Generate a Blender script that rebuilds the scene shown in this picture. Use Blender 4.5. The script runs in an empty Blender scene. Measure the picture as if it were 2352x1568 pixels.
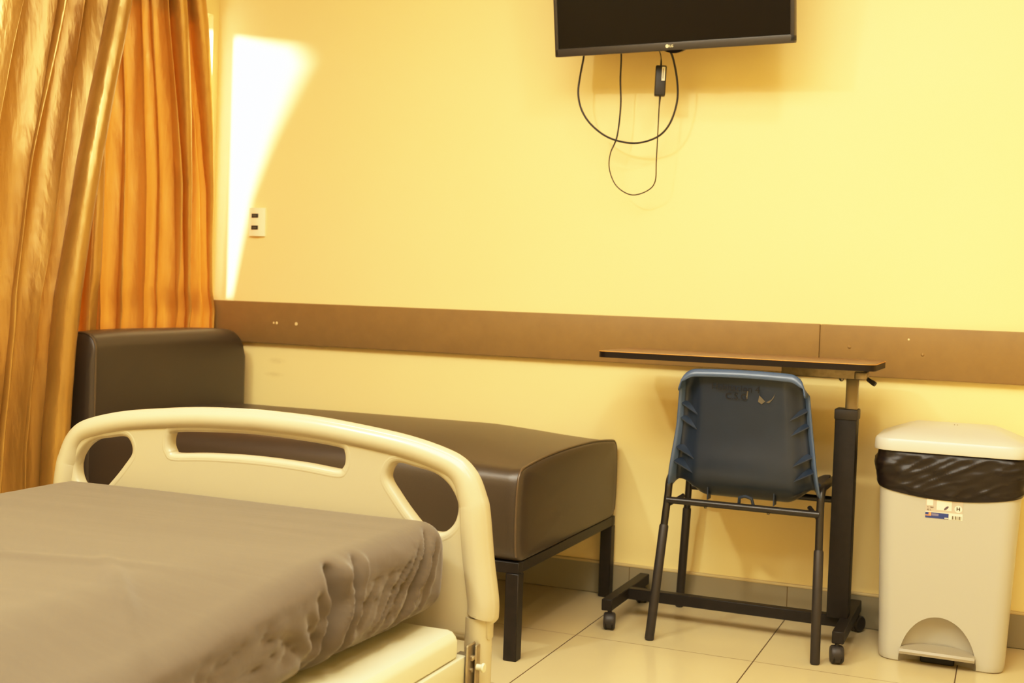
import bpy, bmesh, math, random
from mathutils import Vector, Matrix, noise, Euler
random.seed(7)
scene = bpy.context.scene
COL = scene.collection
pi = math.pi

# ------------------------------------------------------------------ helpers
def lin(c):
    return tuple(((v/255)/12.92 if v/255 <= .04045 else ((v/255+.055)/1.055)**2.4) for v in c)

def mat(name, color, rough=.5, metal=0., spec=.5, bump=None, mottled=None, coat=0., sheen=0., rough_noise=None):
    """Principled material; bump=(scale, strength), mottled=(scale, amount)."""
    m = bpy.data.materials.new(name); m.use_nodes = True
    nt = m.node_tree; b = nt.nodes['Principled BSDF']
    c = lin(color)
    b.inputs['Base Color'].default_value = (*c, 1)
    b.inputs['Roughness'].default_value = rough
    b.inputs['Metallic'].default_value = metal
    b.inputs['Specular IOR Level'].default_value = spec
    b.inputs['Coat Weight'].default_value = coat
    b.inputs['Sheen Weight'].default_value = sheen
    tc = nt.nodes.new('ShaderNodeTexCoord')
    if bump:
        n = nt.nodes.new('ShaderNodeTexNoise'); n.inputs['Scale'].default_value = bump[0]; n.inputs['Detail'].default_value = 4
        nt.links.new(tc.outputs['Object'], n.inputs['Vector'])
        bp = nt.nodes.new('ShaderNodeBump'); bp.inputs['Strength'].default_value = bump[1]; bp.inputs['Distance'].default_value = .002
        nt.links.new(n.outputs['Fac'], bp.inputs['Height']); nt.links.new(bp.outputs['Normal'], b.inputs['Normal'])
    if mottled:
        n = nt.nodes.new('ShaderNodeTexNoise'); n.inputs['Scale'].default_value = mottled[0]; n.inputs['Detail'].default_value = 5
        nt.links.new(tc.outputs['Object'], n.inputs['Vector'])
        mr = nt.nodes.new('ShaderNodeMapRange'); mr.inputs[1].default_value = .3; mr.inputs[2].default_value = .7
        mr.inputs[3].default_value = 1-mottled[1]; mr.inputs[4].default_value = 1+mottled[1]
        nt.links.new(n.outputs['Fac'], mr.inputs[0])
        mx = nt.nodes.new('ShaderNodeVectorMath'); mx.operation = 'SCALE'
        mx.inputs[0].default_value = c
        nt.links.new(mr.outputs[0], mx.inputs['Scale']); nt.links.new(mx.outputs[0], b.inputs['Base Color'])
    return m

class MB:
    """Collects shapes into one mesh (world coordinates)."""
    def __init__(s): s.v = []; s.f = []
    def add(s, v, f):
        o = len(s.v); s.v += [Vector(p) for p in v]; s.f += [tuple(i+o for i in q) for q in f]; return s
    def box(s, x0, x1, y0, y1, z0, z1, bevel=0., seg=2, M=None):
        bm = bmesh.new(); bmesh.ops.create_cube(bm, size=1)
        for v in bm.verts:
            v.co = Vector(((x0+x1)/2+v.co.x*(x1-x0), (y0+y1)/2+v.co.y*(y1-y0), (z0+z1)/2+v.co.z*(z1-z0)))
        if bevel: bmesh.ops.bevel(bm, geom=bm.edges[:], offset=bevel, segments=seg, affect='EDGES', profile=.5)
        return s.bm(bm, M)
    def bm(s, bm, M=None):
        bm.verts.index_update(); bm.verts.ensure_lookup_table()
        s.add([(M @ v.co) if M else v.co.copy() for v in bm.verts], [[v.index for v in f.verts] for f in bm.faces]); bm.free(); return s
    def loft(s, rings, cap0=True, cap1=True, closed=True):
        n = len(rings[0]); v = [p for r in rings for p in r]; f = []
        for i in range(len(rings)-1):
            for j in range(n if closed else n-1):
                k = (j+1) % n
                f.append((i*n+j, i*n+k, (i+1)*n+k, (i+1)*n+j))
        if cap0: f.append(tuple(range(n-1, -1, -1)))
        if cap1: f.append(tuple((len(rings)-1)*n+j for j in range(n)))
        return s.add(v, f)
    def tube(s, path, r, seg=12, closed=False, caps=True, squash=None):
        P = [Vector(p) for p in path]; n = len(P)
        rad = r if isinstance(r, (list, tuple)) else [r]*n
        T = []
        for i in range(n):
            a = P[i-1] if (i > 0 or closed) else P[0]; b = P[(i+1) % n] if (i < n-1 or closed) else P[-1]
            T.append((b-a).normalized())
        up = Vector((0, 0, 1)) if abs(T[0].z) < .9 else Vector((0, 1, 0))
        if squash: up = Vector(squash[2])
        N = (up-T[0]*up.dot(T[0])).normalized(); rings = []
        for i in range(n):
            if squash: N = Vector(squash[2]); N = (N-T[i]*N.dot(T[i])).normalized()
            else: N = (N-T[i]*N.dot(T[i])).normalized()
            B = T[i].cross(N)
            a_, b_ = (squash[0], squash[1]) if squash else (1, 1)
            rings.append([P[i]+(N*math.cos(t)*a_+B*math.sin(t)*b_)*rad[i] for t in [2*pi*k/seg for k in range(seg)]])
        if closed: rings.append(rings[0]); caps = False
        return s.loft(rings, caps, caps)
    def cyl(s, a, b, r, seg=20, bevel=0):
        a = Vector(a); b = Vector(b); d = (b-a).normalized()
        if bevel: return s.tube([a, a+d*bevel*.02, a+d*bevel, b-d*bevel, b-d*bevel*.02, b], [r-bevel, r-bevel*.6, r, r, r-bevel*.6, r-bevel], seg)
        return s.tube([a, b], r, seg)
    def build(s, name, m, parent=None, smooth=True, angle=40, local=False):
        me = bpy.data.meshes.new(name)
        off = Vector((0, 0, 0))
        if parent and not local:
            q = parent
            while q: off += q.location; q = q.parent
        me.from_pydata([p-off for p in s.v], [], s.f); me.update()
        bm = bmesh.new(); bm.from_mesh(me); bmesh.ops.recalc_face_normals(bm, faces=bm.faces[:]); bm.to_mesh(me); bm.free()
        if smooth:
            me.shade_smooth(); me.set_sharp_from_angle(angle=math.radians(angle))
        for mm in (m if isinstance(m, list) else [m]): me.materials.append(mm)
        o = bpy.data.objects.new(name, me); COL.objects.link(o)
        if parent: o.parent = parent
        return o

def thing(name, label, cat, loc=(0, 0, 0), rot=None, group=None):
    o = bpy.data.objects.new(name, None); COL.objects.link(o); o.location = loc; o.empty_display_size = .1
    if rot is not None: o.rotation_euler = rot
    return tag(o, label, cat, group)
def tag(o, label, cat, group=None):
    o['label'] = label; o['category'] = cat
    if group: o['group'] = group
    return o
def struct(o):
    o['kind'] = 'structure'; return o

def smooth_path(pts, sub=8, closed=False):
    """Catmull-Rom through pts."""
    P = [Vector(p) for p in pts]; n = len(P); out = []
    rng = range(n) if closed else range(n-1)
    for i in rng:
        if closed: a, b, c, d = P[i-1], P[i], P[(i+1) % n], P[(i+2) % n]
        else: a, b, c, d = P[max(i-1, 0)], P[i], P[i+1], P[min(i+2, n-1)]
        for k in range(sub):
            t = k/sub
            out.append(.5*((2*b)+(c-a)*t+(2*a-5*b+4*c-d)*t*t+(3*b-a-3*c+d)*t**3))
    if not closed: out.append(P[-1])
    return out

def rrect(w, d, r, n=6):
    """Rounded rectangle outline (ccw), half sizes w,d."""
    o = []
    for cx, cy, a0 in ((w-r, d-r, 0), (-w+r, d-r, pi/2), (-w+r, -d+r, pi), (w-r, -d+r, 3*pi/2)):
        for k in range(n+1):
            a = a0+pi/2*k/n; o.append((cx+r*math.cos(a), cy+r*math.sin(a)))
    return o

def resample(poly, n):
    P = [Vector((*p, 0)) for p in poly]; P.append(P[0]); L = [0]
    for i in range(1, len(P)): L.append(L[-1]+(P[i]-P[i-1]).length)
    out = []; j = 0
    for k in range(n):
        t = L[-1]*k/n
        while L[j+1] < t: j += 1
        u = (t-L[j])/max(L[j+1]-L[j], 1e-9); q = P[j].lerp(P[j+1], u); out.append((q.x, q.y))
    return out

def text_mesh(name, body, size, m, parent, M, extrude=.0004, align='LEFT', bold=0.):
    cu = bpy.data.curves.new(name, 'FONT'); cu.body = body; cu.size = size; cu.extrude = extrude; cu.align_x = align; cu.offset = bold
    cu.resolution_u = 3
    t = bpy.data.objects.new(name+'_tmp', cu); COL.objects.link(t)
    dg = bpy.context.evaluated_depsgraph_get(); me = bpy.data.meshes.new_from_object(t.evaluated_get(dg))
    bpy.data.objects.remove(t); bpy.data.curves.remove(cu)
    me.transform(M); me.materials.clear(); me.materials.append(m); me.name = name
    o = bpy.data.objects.new(name, me); COL.objects.link(o); o.parent = parent
    return o

def sstep(a, b, x):
    t = min(1, max(0, (x-a)/(b-a))); return t*t*(3-2*t)
def lerp(a, b, t): return a+(b-a)*t

# ------------------------------------------------------------------ materials
CREAM = mat('cream_plastic', (180, 168, 138), .25, spec=.5, bump=(60, .02))
PLANK = mat('cream_plank', (208, 202, 172), .4, bump=(40, .03))
LEATHER = mat('brown_leather', (58, 47, 35), .38, spec=.7, bump=(420, .12), mottled=(3, .08))
PIPING = mat('leather_piping', (84, 69, 49), .35)
RAIL = mat('bumper_brown', (140, 112, 65), .48, spec=.3, mottled=(25, .05), bump=(30, .03))
STEEL_BLACK = mat('black_steel', (25, 19, 16), .45, spec=.35, mottled=(40, .35), bump=(80, .1))
TABLE_BLACK = mat('table_black_paint', (30, 25, 21), .5, spec=.25, mottled=(60, .15))
CHAIR_BLACK = mat('chair_black_paint', (30, 25, 22), .32, spec=.5)
RUBBER = mat('black_rubber', (42, 36, 32), .5)
CHROME = mat('chrome', (122, 114, 96), .3, metal=1.)
STEEL = mat('zinc_steel', (150, 138, 112), .42, metal=.7, mottled=(60, .2))
BLUE = mat('blue_grey_plastic', (35, 46, 64), .36, spec=.5, bump=(250, .05), mottled=(9, .1))
BLUERIM = mat('blue_plastic_rim_sheen', (76, 94, 124), .3, spec=.6)  # rim highlight and edge wear put into a lighter blue
LIDW = mat('white_plastic', (206, 200, 186), .33)
BINW = mat('white_bin_plastic', (182, 177, 163), .36)
GREYP = mat('grey_plastic', (160, 150, 130), .45)
BAG = mat('black_bag_film', (26, 18, 15), .36, spec=.38)
TVCASE = mat('tv_case', (58, 54, 50), .4, spec=.5)
TVBACK = mat('tv_back', (56, 48, 42), .55)
SCREEN = mat('tv_screen', (10, 5, 4), .3, spec=.18)
CABLE = mat('cable_black', (30, 27, 22), .45)
LABELW = mat('label_white', (235, 225, 200), .5)
INK = mat('ink_black', (22, 20, 20), .6)
LABELG = mat('label_grey', (196, 178, 160), .5)
LABELB = mat('label_blue', (46, 64, 128), .45)
LABELLB = mat('label_pale_blue', (120, 118, 150), .45)
LABELO = mat('label_orange', (236, 150, 96), .45)
LOGO = mat('logo_silver', (235, 228, 190), .35)
DARKSLOT = mat('socket_slot', (40, 36, 26), .5)
OUTLETM = mat('outlet_plastic', (250, 238, 200), .35)
TOPLAM = mat('tabletop_laminate', (120, 88, 52), .4, mottled=(30, .15))
TOPEDGE = mat('tabletop_edge', (24, 16, 14), .4, spec=.25)
TOPLINE = mat('tabletop_edge_line', (210, 150, 60), .5)
CHIP = mat('paint_chip', (232, 205, 150), .6)
SCUFF = mat('scuff', (98, 91, 76), .7)
WRITING = mat('faded_marker', (22, 20, 20), .7)
FRAMEW = mat('window_frame_white', (240, 232, 215), .4)

def wall_material(stain):
    m = mat('wall_paint', (247, 226, 164), .42, spec=.35, bump=(90, .02))
    nt = m.node_tree; b = nt.nodes['Principled BSDF']
    c = b.inputs['Base Color'].default_value[:]
    tc = nt.nodes.new('ShaderNodeTexCoord')
    n = nt.nodes.new('ShaderNodeTexNoise'); n.inputs['Scale'].default_value = 2.2; n.inputs['Detail'].default_value = 3
    nt.links.new(tc.outputs['Object'], n.inputs['Vector'])
    ramp = nt.nodes.new('ShaderNodeMix'); ramp.data_type = 'RGBA'
    ramp.inputs['A'].default_value = (c[0]*.985, c[1]*.97, c[2]*.93, 1); ramp.inputs['B'].default_value = c
    nt.links.new(n.outputs['Fac'], ramp.inputs['Factor'])
    last = ramp.outputs['Result']
    if stain:   # two rubbed smudges on the paint behind the daybed
        for (sx, sz, rx, rz) in ((-1.36, .685, .045, .014), (-1.37, .635, .05, .012)):
            sub = nt.nodes.new('ShaderNodeVectorMath'); sub.operation = 'SUBTRACT'; sub.inputs[1].default_value = (sx, 0, sz)
            nt.links.new(tc.outputs['Object'], sub.inputs[0])
            dv = nt.nodes.new('ShaderNodeVectorMath'); dv.operation = 'MULTIPLY'; dv.inputs[1].default_value = (1/rx, 0, 1/rz)
            nt.links.new(sub.outputs[0], dv.inputs[0])
            ln = nt.nodes.new('ShaderNodeVectorMath'); ln.operation = 'LENGTH'; nt.links.new(dv.outputs[0], ln.inputs[0])
            n2 = nt.nodes.new('ShaderNodeTexNoise'); n2.inputs['Scale'].default_value = 60; nt.links.new(tc.outputs['Object'], n2.inputs['Vector'])
            mr = nt.nodes.new('ShaderNodeMapRange'); mr.inputs[1].default_value = .2; mr.inputs[2].default_value = 1.; mr.inputs[3].default_value = 1; mr.inputs[4].default_value = 0
            nt.links.new(ln.outputs['Value'], mr.inputs[0])
            ml = nt.nodes.new('ShaderNodeMath'); ml.operation = 'MULTIPLY'; nt.links.new(mr.outputs[0], ml.inputs[0]); nt.links.new(n2.outputs['Fac'], ml.inputs[1])
            m2 = nt.nodes.new('ShaderNodeMath'); m2.operation = 'MULTIPLY'; m2.inputs[1].default_value = .4; nt.links.new(ml.outputs[0], m2.inputs[0])
            mx = nt.nodes.new('ShaderNodeMix'); mx.data_type = 'RGBA'; mx.inputs['B'].default_value = (.42, .30, .1, 1)
            nt.links.new(m2.outputs[0], mx.inputs['Factor']); nt.links.new(last, mx.inputs['A']); last = mx.outputs['Result']
    nt.links.new(last, b.inputs['Base Color'])
    return m
WALL = wall_material(False); WALLB = wall_material(True)
CEIL = mat('ceiling_paint', (250, 244, 226), .7)

def tile_material(name, color, grout, axes, period, offs, width, rough):
    m = mat(name, color, rough, spec=.5)
    nt = m.node_tree; b = nt.nodes['Principled BSDF']; L = nt.links.new
    tc = nt.nodes.new('ShaderNodeTexCoord'); sp = nt.nodes.new('ShaderNodeSeparateXYZ'); L(tc.outputs['Object'], sp.inputs[0])
    acc = None
    for ax, of, w in zip(axes, offs, width):
        a = nt.nodes.new('ShaderNodeMath'); a.operation = 'ADD'; a.inputs[1].default_value = of; L(sp.outputs[ax], a.inputs[0])
        p = nt.nodes.new('ShaderNodeMath'); p.operation = 'PINGPONG'; p.inputs[1].default_value = period/2; L(a.outputs[0], p.inputs[0])
        r = nt.nodes.new('ShaderNodeMapRange'); r.inputs[1].default_value = w*.6; r.inputs[2].default_value = w; r.inputs[3].default_value = 1; r.inputs[4].default_value = 0
        L(p.outputs[0], r.inputs[0])
        if acc is None: acc = r.outputs[0]
        else:
            mx = nt.nodes.new('ShaderNodeMath'); mx.operation = 'MAXIMUM'; L(acc, mx.inputs[0]); L(r.outputs[0], mx.inputs[1]); acc = mx.outputs[0]
    n = nt.nodes.new('ShaderNodeTexNoise'); n.inputs['Scale'].default_value = 3; n.inputs['Detail'].default_value = 6; L(tc.outputs['Object'], n.inputs['Vector'])
    c = lin(color)
    base = nt.nodes.new('ShaderNodeMix'); base.data_type = 'RGBA'
    base.inputs['A'].default_value = (c[0]*.93, c[1]*.93, c[2]*.9, 1); base.inputs['B'].default_value = (min(1, c[0]*1.04), min(1, c[1]*1.04), c[2]*1.04, 1)
    L(n.outputs['Fac'], base.inputs['Factor'])
    fin = nt.nodes.new('ShaderNodeMix'); fin.data_type = 'RGBA'; fin.inputs['B'].default_value = (*lin(grout), 1)
    L(acc, fin.inputs['Factor']); L(base.outputs['Result'], fin.inputs['A']); L(fin.outputs['Result'], b.inputs['Base Color'])
    bp = nt.nodes.new('ShaderNodeBump'); bp.inputs['Strength'].default_value = .5; bp.inputs['Distance'].default_value = .001; bp.invert = True
    L(acc, bp.inputs['Height']); L(bp.outputs['Normal'], b.inputs['Normal'])
    rr = nt.nodes.new('ShaderNodeMapRange'); rr.inputs[3].default_value = rough; rr.inputs[4].default_value = .8; L(acc, rr.inputs[0]); L(rr.outputs[0], b.inputs['Roughness'])
    return m
FLOOR = tile_material('floor_tile', (205, 187, 146), (92, 74, 44), ('X', 'Y'), .5, (0, .01), (.0022, .0014), .2)
SKIRT = tile_material('skirting_tile', (148, 138, 112), (110, 88, 54), ('X',), .5, (0,), (.0016,), .35)
BEAD = mat('skirting_bead', (205, 185, 135), .5)

def sheet_material():
    m = mat('taupe_sheet', (86, 75, 60), .75, spec=.25, sheen=.25)
    nt = m.node_tree; b = nt.nodes['Principled BSDF']; L = nt.links.new
    tc = nt.nodes.new('ShaderNodeTexCoord')
    mp = nt.nodes.new('ShaderNodeMapping'); mp.inputs['Scale'].default_value = (3, 22, 22); L(tc.outputs['Object'], mp.inputs['Vector'])
    n = nt.nodes.new('ShaderNodeTexNoise'); n.inputs['Scale'].default_value = 1.4; n.inputs['Detail'].default_value = 5; L(mp.outputs[0], n.inputs['Vector'])
    n2 = nt.nodes.new('ShaderNodeTexNoise'); n2.inputs['Scale'].default_value = 900; L(tc.outputs['Object'], n2.inputs['Vector'])
    bp = nt.nodes.new('ShaderNodeBump'); bp.inputs['Strength'].default_value = .25; bp.inputs['Distance'].default_value = .004; L(n.outputs['Fac'], bp.inputs['Height'])
    b2 = nt.nodes.new('ShaderNodeBump'); b2.inputs['Strength'].default_value = .1; b2.inputs['Distance'].default_value = .001
    L(n2.outputs['Fac'], b2.inputs['Height']); L(bp.outputs['Normal'], b2.inputs['Normal']); L(b2.outputs['Normal'], b.inputs['Normal'])
    return m
SHEET = sheet_material()
MATT = mat('mattress_cover', (70, 62, 62), .6)

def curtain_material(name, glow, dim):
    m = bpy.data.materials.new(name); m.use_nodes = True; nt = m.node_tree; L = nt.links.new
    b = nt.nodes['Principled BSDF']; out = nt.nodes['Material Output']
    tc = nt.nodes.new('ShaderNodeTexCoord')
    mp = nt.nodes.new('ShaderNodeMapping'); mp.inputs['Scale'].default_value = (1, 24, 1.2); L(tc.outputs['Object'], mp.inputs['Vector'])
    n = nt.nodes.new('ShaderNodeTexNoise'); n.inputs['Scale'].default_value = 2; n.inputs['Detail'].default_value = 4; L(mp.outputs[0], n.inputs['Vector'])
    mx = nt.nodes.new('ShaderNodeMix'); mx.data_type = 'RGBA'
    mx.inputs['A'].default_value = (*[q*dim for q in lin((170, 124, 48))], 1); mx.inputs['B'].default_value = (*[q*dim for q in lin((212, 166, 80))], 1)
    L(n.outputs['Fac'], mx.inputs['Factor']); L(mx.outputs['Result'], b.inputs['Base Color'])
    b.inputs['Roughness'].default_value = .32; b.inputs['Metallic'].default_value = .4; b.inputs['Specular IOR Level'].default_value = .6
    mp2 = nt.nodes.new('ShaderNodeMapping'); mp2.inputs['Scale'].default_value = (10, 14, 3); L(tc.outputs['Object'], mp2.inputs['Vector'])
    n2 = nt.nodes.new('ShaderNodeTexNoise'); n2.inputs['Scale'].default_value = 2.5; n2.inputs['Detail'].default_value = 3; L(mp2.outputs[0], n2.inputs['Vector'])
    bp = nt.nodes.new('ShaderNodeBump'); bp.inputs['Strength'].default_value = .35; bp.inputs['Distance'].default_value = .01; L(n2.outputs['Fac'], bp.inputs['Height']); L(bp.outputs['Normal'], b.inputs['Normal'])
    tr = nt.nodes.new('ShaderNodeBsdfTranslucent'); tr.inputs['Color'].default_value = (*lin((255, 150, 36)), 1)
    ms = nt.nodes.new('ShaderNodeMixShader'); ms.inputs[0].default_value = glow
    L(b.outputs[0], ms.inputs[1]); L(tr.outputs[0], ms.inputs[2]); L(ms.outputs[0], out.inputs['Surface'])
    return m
CURTAIN_SHADE = curtain_material('gold_satin_shaded', .012, .72); CURTAIN_SUN = curtain_material('gold_satin_sunlit', .042, 1)  # one fabric: shade put into the first copy's colour, extra glow into the second

def glass_material():
    m = bpy.data.materials.new('window_glass'); m.use_nodes = True; nt = m.node_tree; L = nt.links.new
    nt.nodes.remove(nt.nodes['Principled BSDF']); out = nt.nodes['Material Output']
    t = nt.nodes.new('ShaderNodeBsdfTransparent'); g = nt.nodes.new('ShaderNodeBsdfGlossy'); g.inputs['Roughness'].default_value = .02
    f = nt.nodes.new('ShaderNodeFresnel'); f.inputs[0].default_value = 1.45
    ms = nt.nodes.new('ShaderNodeMixShader'); L(f.outputs[0], ms.inputs[0]); L(t.outputs[0], ms.inputs[1]); L(g.outputs[0], ms.inputs[2]); L(ms.outputs[0], out.inputs['Surface'])
    return m
GLASS = glass_material()

# ------------------------------------------------------------------ setting
XL, XR, YF, ZC = -1.65, 2.7, -5.4, 2.75
WY0, WY1, WZ0, WZ1 = -2.2, -.036, .72, 1.935        # window opening in the left wall
struct(MB().box(XL-.2, XR+.2, YF-.2, .2, -.15, 0).build('floor', FLOOR, smooth=False))
struct(MB().box(XL-.2, XR+.2, YF-.2, .2, ZC, ZC+.12).build('ceiling', CEIL, smooth=False))
struct(MB().box(XL-.2, XR+.2, 0, .2, 0, ZC).build('wall_back', WALLB, smooth=False))
struct(MB().box(XR, XR+.2, YF, 0, 0, ZC).build('wall_right', WALL, smooth=False))
struct(MB().box(XL-.2, XR+.2, YF-.2, YF, 0, ZC).build('wall_front', WALL, smooth=False))
w = MB()
w.box(XL-.2, XL, YF, 0, 0, WZ0); w.box(XL-.2, XL, YF, 0, WZ1, ZC)
w.box(XL-.2, XL, YF, WY0, WZ0, WZ1); w.box(XL-.02, XL, WY1, 0, WZ0, WZ1)
struct(w.build('wall_left', WALL, smooth=False))
wf = MB()
for a in (WY0, WY1-.03): wf.box(XL-.12, XL-.08, a, a+.03, WZ0, WZ1)
wf.box(XL-.12, XL-.08, (WY0+WY1)/2-.02, (WY0+WY1)/2+.02, WZ0, WZ1)
for a in (WZ0, WZ1-.03): wf.box(XL-.12, XL-.08, WY0, WY1, a, a+.03)
wn = thing('window_1', 'x', 'x', (XL-.1, (WY0+WY1)/2, WZ0)); del wn['label']; del wn['category']; struct(wn)
wfo = MB(); wfo.v = wf.v; wfo.f = wf.f
wfo.build('window_frame', FRAMEW, wn, smooth=False)
MB().box(XL-.102, XL-.098, WY0+.03, WY1-.03, WZ0+.03, WZ1-.03).build('window_pane', GLASS, wn, smooth=False)
# skirting tiles with a bead of filler on top
sk = MB().box(XL, XR, -.011, 0, 0, .098, .002, 1)
bb = struct(sk.build('baseboard_back', SKIRT, smooth=False))
MB().box(XL, XR, -.013, 0, .096, .105, .003, 2).build('filler_bead', BEAD, bb)
struct(MB().box(XL, XL+.011, YF, -.011, 0, .098, .002, 1).build('baseboard_left', SKIRT, smooth=False))
# bumper rail along the back wall, two boards meeting at a joint
tr = thing('trim_1', 'x', 'x', (0, 0, .748)); del tr['label']; del tr['category']; struct(tr)
XJ = .565
MB().box(XL, XJ-.0002, -.026, 0, .748, .897, .004, 2).build('rail_board', RAIL, tr)
MB().box(XJ+.0002, XR, -.026, 0, .7475, .8965, .004, 2).build('rail_board', RAIL, tr)
def blob(c, r, h, m, name, parent):
    b = MB(); x, y, z = c
    rings = []
    for k in range(4):
        a = k/3*pi/2; rings.append([(x+r*math.cos(a)*math.cos(t), y-h*math.sin(a), z+r*math.cos(a)*math.sin(t)) for t in [2*pi*i/10 for i in range(10)]])
    rings[-1] = [(x+.05*r*math.cos(t), y-h, z+.05*r*math.sin(t)) for t in [2*pi*i/10 for i in range(10)]]
    return b.loft(rings).build(name, m, parent)
for (x, z) in ((.652, .832), (.858, .82)):
    blob((x, -.026, z), .0052, .003, RAIL, 'screw_head', tr)
for (x, z, r) in ((-1.36, .823, .004), (-1.347, .823, .005), (-1.265, .823, .006), (.818, .862, .003)):
    blob((x, -.026, z), r, .0006, CHIP, 'paint_chip', tr)

# ------------------------------------------------------------------ curtains
def curtain(name, label, y_edges, zs, nfold, amp, seed, x_of, fold_shift=0):
    """y_edges(z)->(y_right, y_left); folded sheet hanging in front of the left wall."""
    rnd = random.Random(seed)
    NU, NV = 520, 130
    ph = [0]; a_ = []
    for k in range(nfold): ph.append(ph[-1]+rnd.uniform(.55, 1.5)); a_.append(rnd.uniform(.55, 1.15))
    ph[-1] = ph[-2]+.75; a_[-1] = .95
    tot = ph[-1]; ph = [q/tot for q in ph]
    b = MB(); v = []; f = []
    for j in range(NV+1):
        z = lerp(zs[1], zs[0], j/NV); yr, yl = y_edges(z); tz = j/NV
        for i in range(NU+1):
            s = i/NU
            wob = .018*noise.noise(Vector((s*5+seed, tz*2.2, 3)))+.006*noise.noise(Vector((s*19+seed, tz*5, 9)))
            q = min(.99999, max(0, s+wob*min(1, min(s, 1-s)*12)))
            k = 0
            while k < nfold-1 and ph[k+1] < q: k += 1
            u = (q-ph[k])/(ph[k+1]-ph[k])
            mod = .75+.45*noise.noise(Vector((k*1.7+seed, tz*2.6, 1)))
            if k == nfold-1: mod = (.45+.55*sstep(.9, 1.9, z)) if nfold == 12 and amp < .1 else 1
            A = a_[k]*amp*mod
            c = math.cos(2*pi*u)
            prof = (1-c)/2; prof = prof**.8
            lean = .42*A*math.sin(2*pi*u)*(1 if k % 2 else .6)
            pinch = 1
            crease = .006*noise.noise(Vector((s*34+seed, tz*9+noise.noise(Vector((s*8, tz*4, 5)))*1.5, 2)))
            x = x_of(z, s)+A*prof*pinch+crease*(.5+tz*.7)
            y = lerp(yl, yr, s)+lean
            v.append((x, y, z))
    for j in range(NV):
        for i in range(NU):
            p = j*(NU+1)+i; f.append((p, p+1, p+NU+2, p+NU+1))
    b.add(v, f)
    o = b.build(name, CURTAIN_SUN if amp < .1 else CURTAIN_SHADE, None, True, 180)
    tag(o, label, 'curtain', 'gold satin curtains')
    return o
def pw(z, pts):
    """piecewise-linear in z (descending list)."""
    for (z0, a), (z1, c) in zip(pts, pts[1:]):
        if z >= z1: return lerp(a, c, min(1, max(0, (z0-z)/(z0-z1))))
    return pts[-1][1]
def yB(z): return (pw(z, [(2.5, -.25), (1.95, -.19), (1.55, -.106), (1.3, -.066), (.93, -.037), (.86, -.016), (.1, -.016)]),
                   pw(z, [(2.5, -.78), (1.9, -.84), (1.3, -.88), (.9, -.92), (.5, -.94), (.1, -.94)]))
def xB(z, s): return pw(z, [(2.5, -1.640), (.98, -1.640), (.82, -1.646), (.1, -1.646)])
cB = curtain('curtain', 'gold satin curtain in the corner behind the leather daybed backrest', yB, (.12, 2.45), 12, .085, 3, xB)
for p in cB.data.vertices:      # pressed against the wall behind the backrest
    t = sstep(.98, .8, p.co.z)
    if t > 0 and p.co.x > -1.585: p.co.x = lerp(p.co.x, -1.585-.004*math.sin(p.co.y*90), t)
def yA(z): return (pw(z, [(2.5, -.60), (1.8, -.67), (1.3, -.79), (.9, -.865), (.45, -.90), (.05, -.91)]),
                   pw(z, [(2.5, -2.28), (1.8, -2.28), (.9, -2.28), (.05, -2.28)]))
def xA(z, s): return pw(z, [(2.5, -1.565), (1.0, -1.565), (.05, -1.575)])
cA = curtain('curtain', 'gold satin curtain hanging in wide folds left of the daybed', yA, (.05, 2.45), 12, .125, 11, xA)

# ------------------------------------------------------------------ daybed
db = thing('daybed', 'dark brown leather daybed on black steel legs along the yellow wall', 'daybed', (-.8, -.42, 0))
SX0, SX1, SY0, SY1, SZ0 = -1.45, -.06, -.835, -.022, .258
def cushion_ring(x, tend):
    """cross-section in y,z at station x; tend 0..1 = distance fade from the end seam."""
    hw = (SY1-SY0)/2; cy = (SY0+SY1)/2
    ztop = lerp(.497, .523, tend)
    h = (ztop-SZ0)/2; cz = (ztop+SZ0)/2
    pts = []
    R = lerp(.028, .05, tend)
    base = rrect(hw, h, min(R, h*.9), 8)
    base = resample(base, 160)
    for (a, b) in base:
        n = a/hw; up = max(0, min(1, (b+h*.3)/(h)))
        dome = (1-min(1, abs(n))**2.4)*.022*sstep(.3, 1.2, up*1.2)
        puff = (.012+.004*tend)*(1-min(1, abs(b/h))**2)*(1 if abs(n) > .9 else 0)
        if b < -h*.5: inner = 1
        pts.append((x, cy+a+math.copysign(puff, a), cz+b+dome))
    return pts
cu = MB(); rings = []
NS = 50
for k in range(NS+1):
    x = lerp(SX0, SX1, k/NS)
    te = sstep(0, .45, SX1-x)
    rings.append(cushion_ring(x, te))
last = rings[-1]
cc = Vector((SX1, (SY0+SY1)/2, .385))
for q, bulge in ((.985, .006), (.95, .011), (.85, .015), (.6, .019), (.3, .020), (.05, .020)):
    rings.append([(SX1+bulge, cc.y+(p[1]-cc.y)*q, cc.z+(p[2]-cc.z)*q) for p in last])
cu.loft(rings)
seat = cu.build('seat_cushion', LEATHER, db, angle=50)
pth = [Vector(p)+Vector((.001, (p[1]-cc.y)*.003, .0012 if p[2] > .4 else 0)) for p in last if p[2] > SZ0+.012]
# keep order continuous: start where the ring dips below
i0 = max(range(len(last)), key=lambda i: (last[i][2] <= SZ0+.012, ))
idx = [i for i in range(160) if last[i][2] > SZ0+.012]
gap = next(i for i in range(len(idx)) if (idx[i]-idx[i-1]) % 160 != 1)
idx = idx[gap:]+idx[:gap]
MB().tube([Vector(last[i])+Vector((.002, (last[i][1]-cc.y)*.003, .001)) for i in idx], .0034, 8).build('piping', PIPING, seat)
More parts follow.
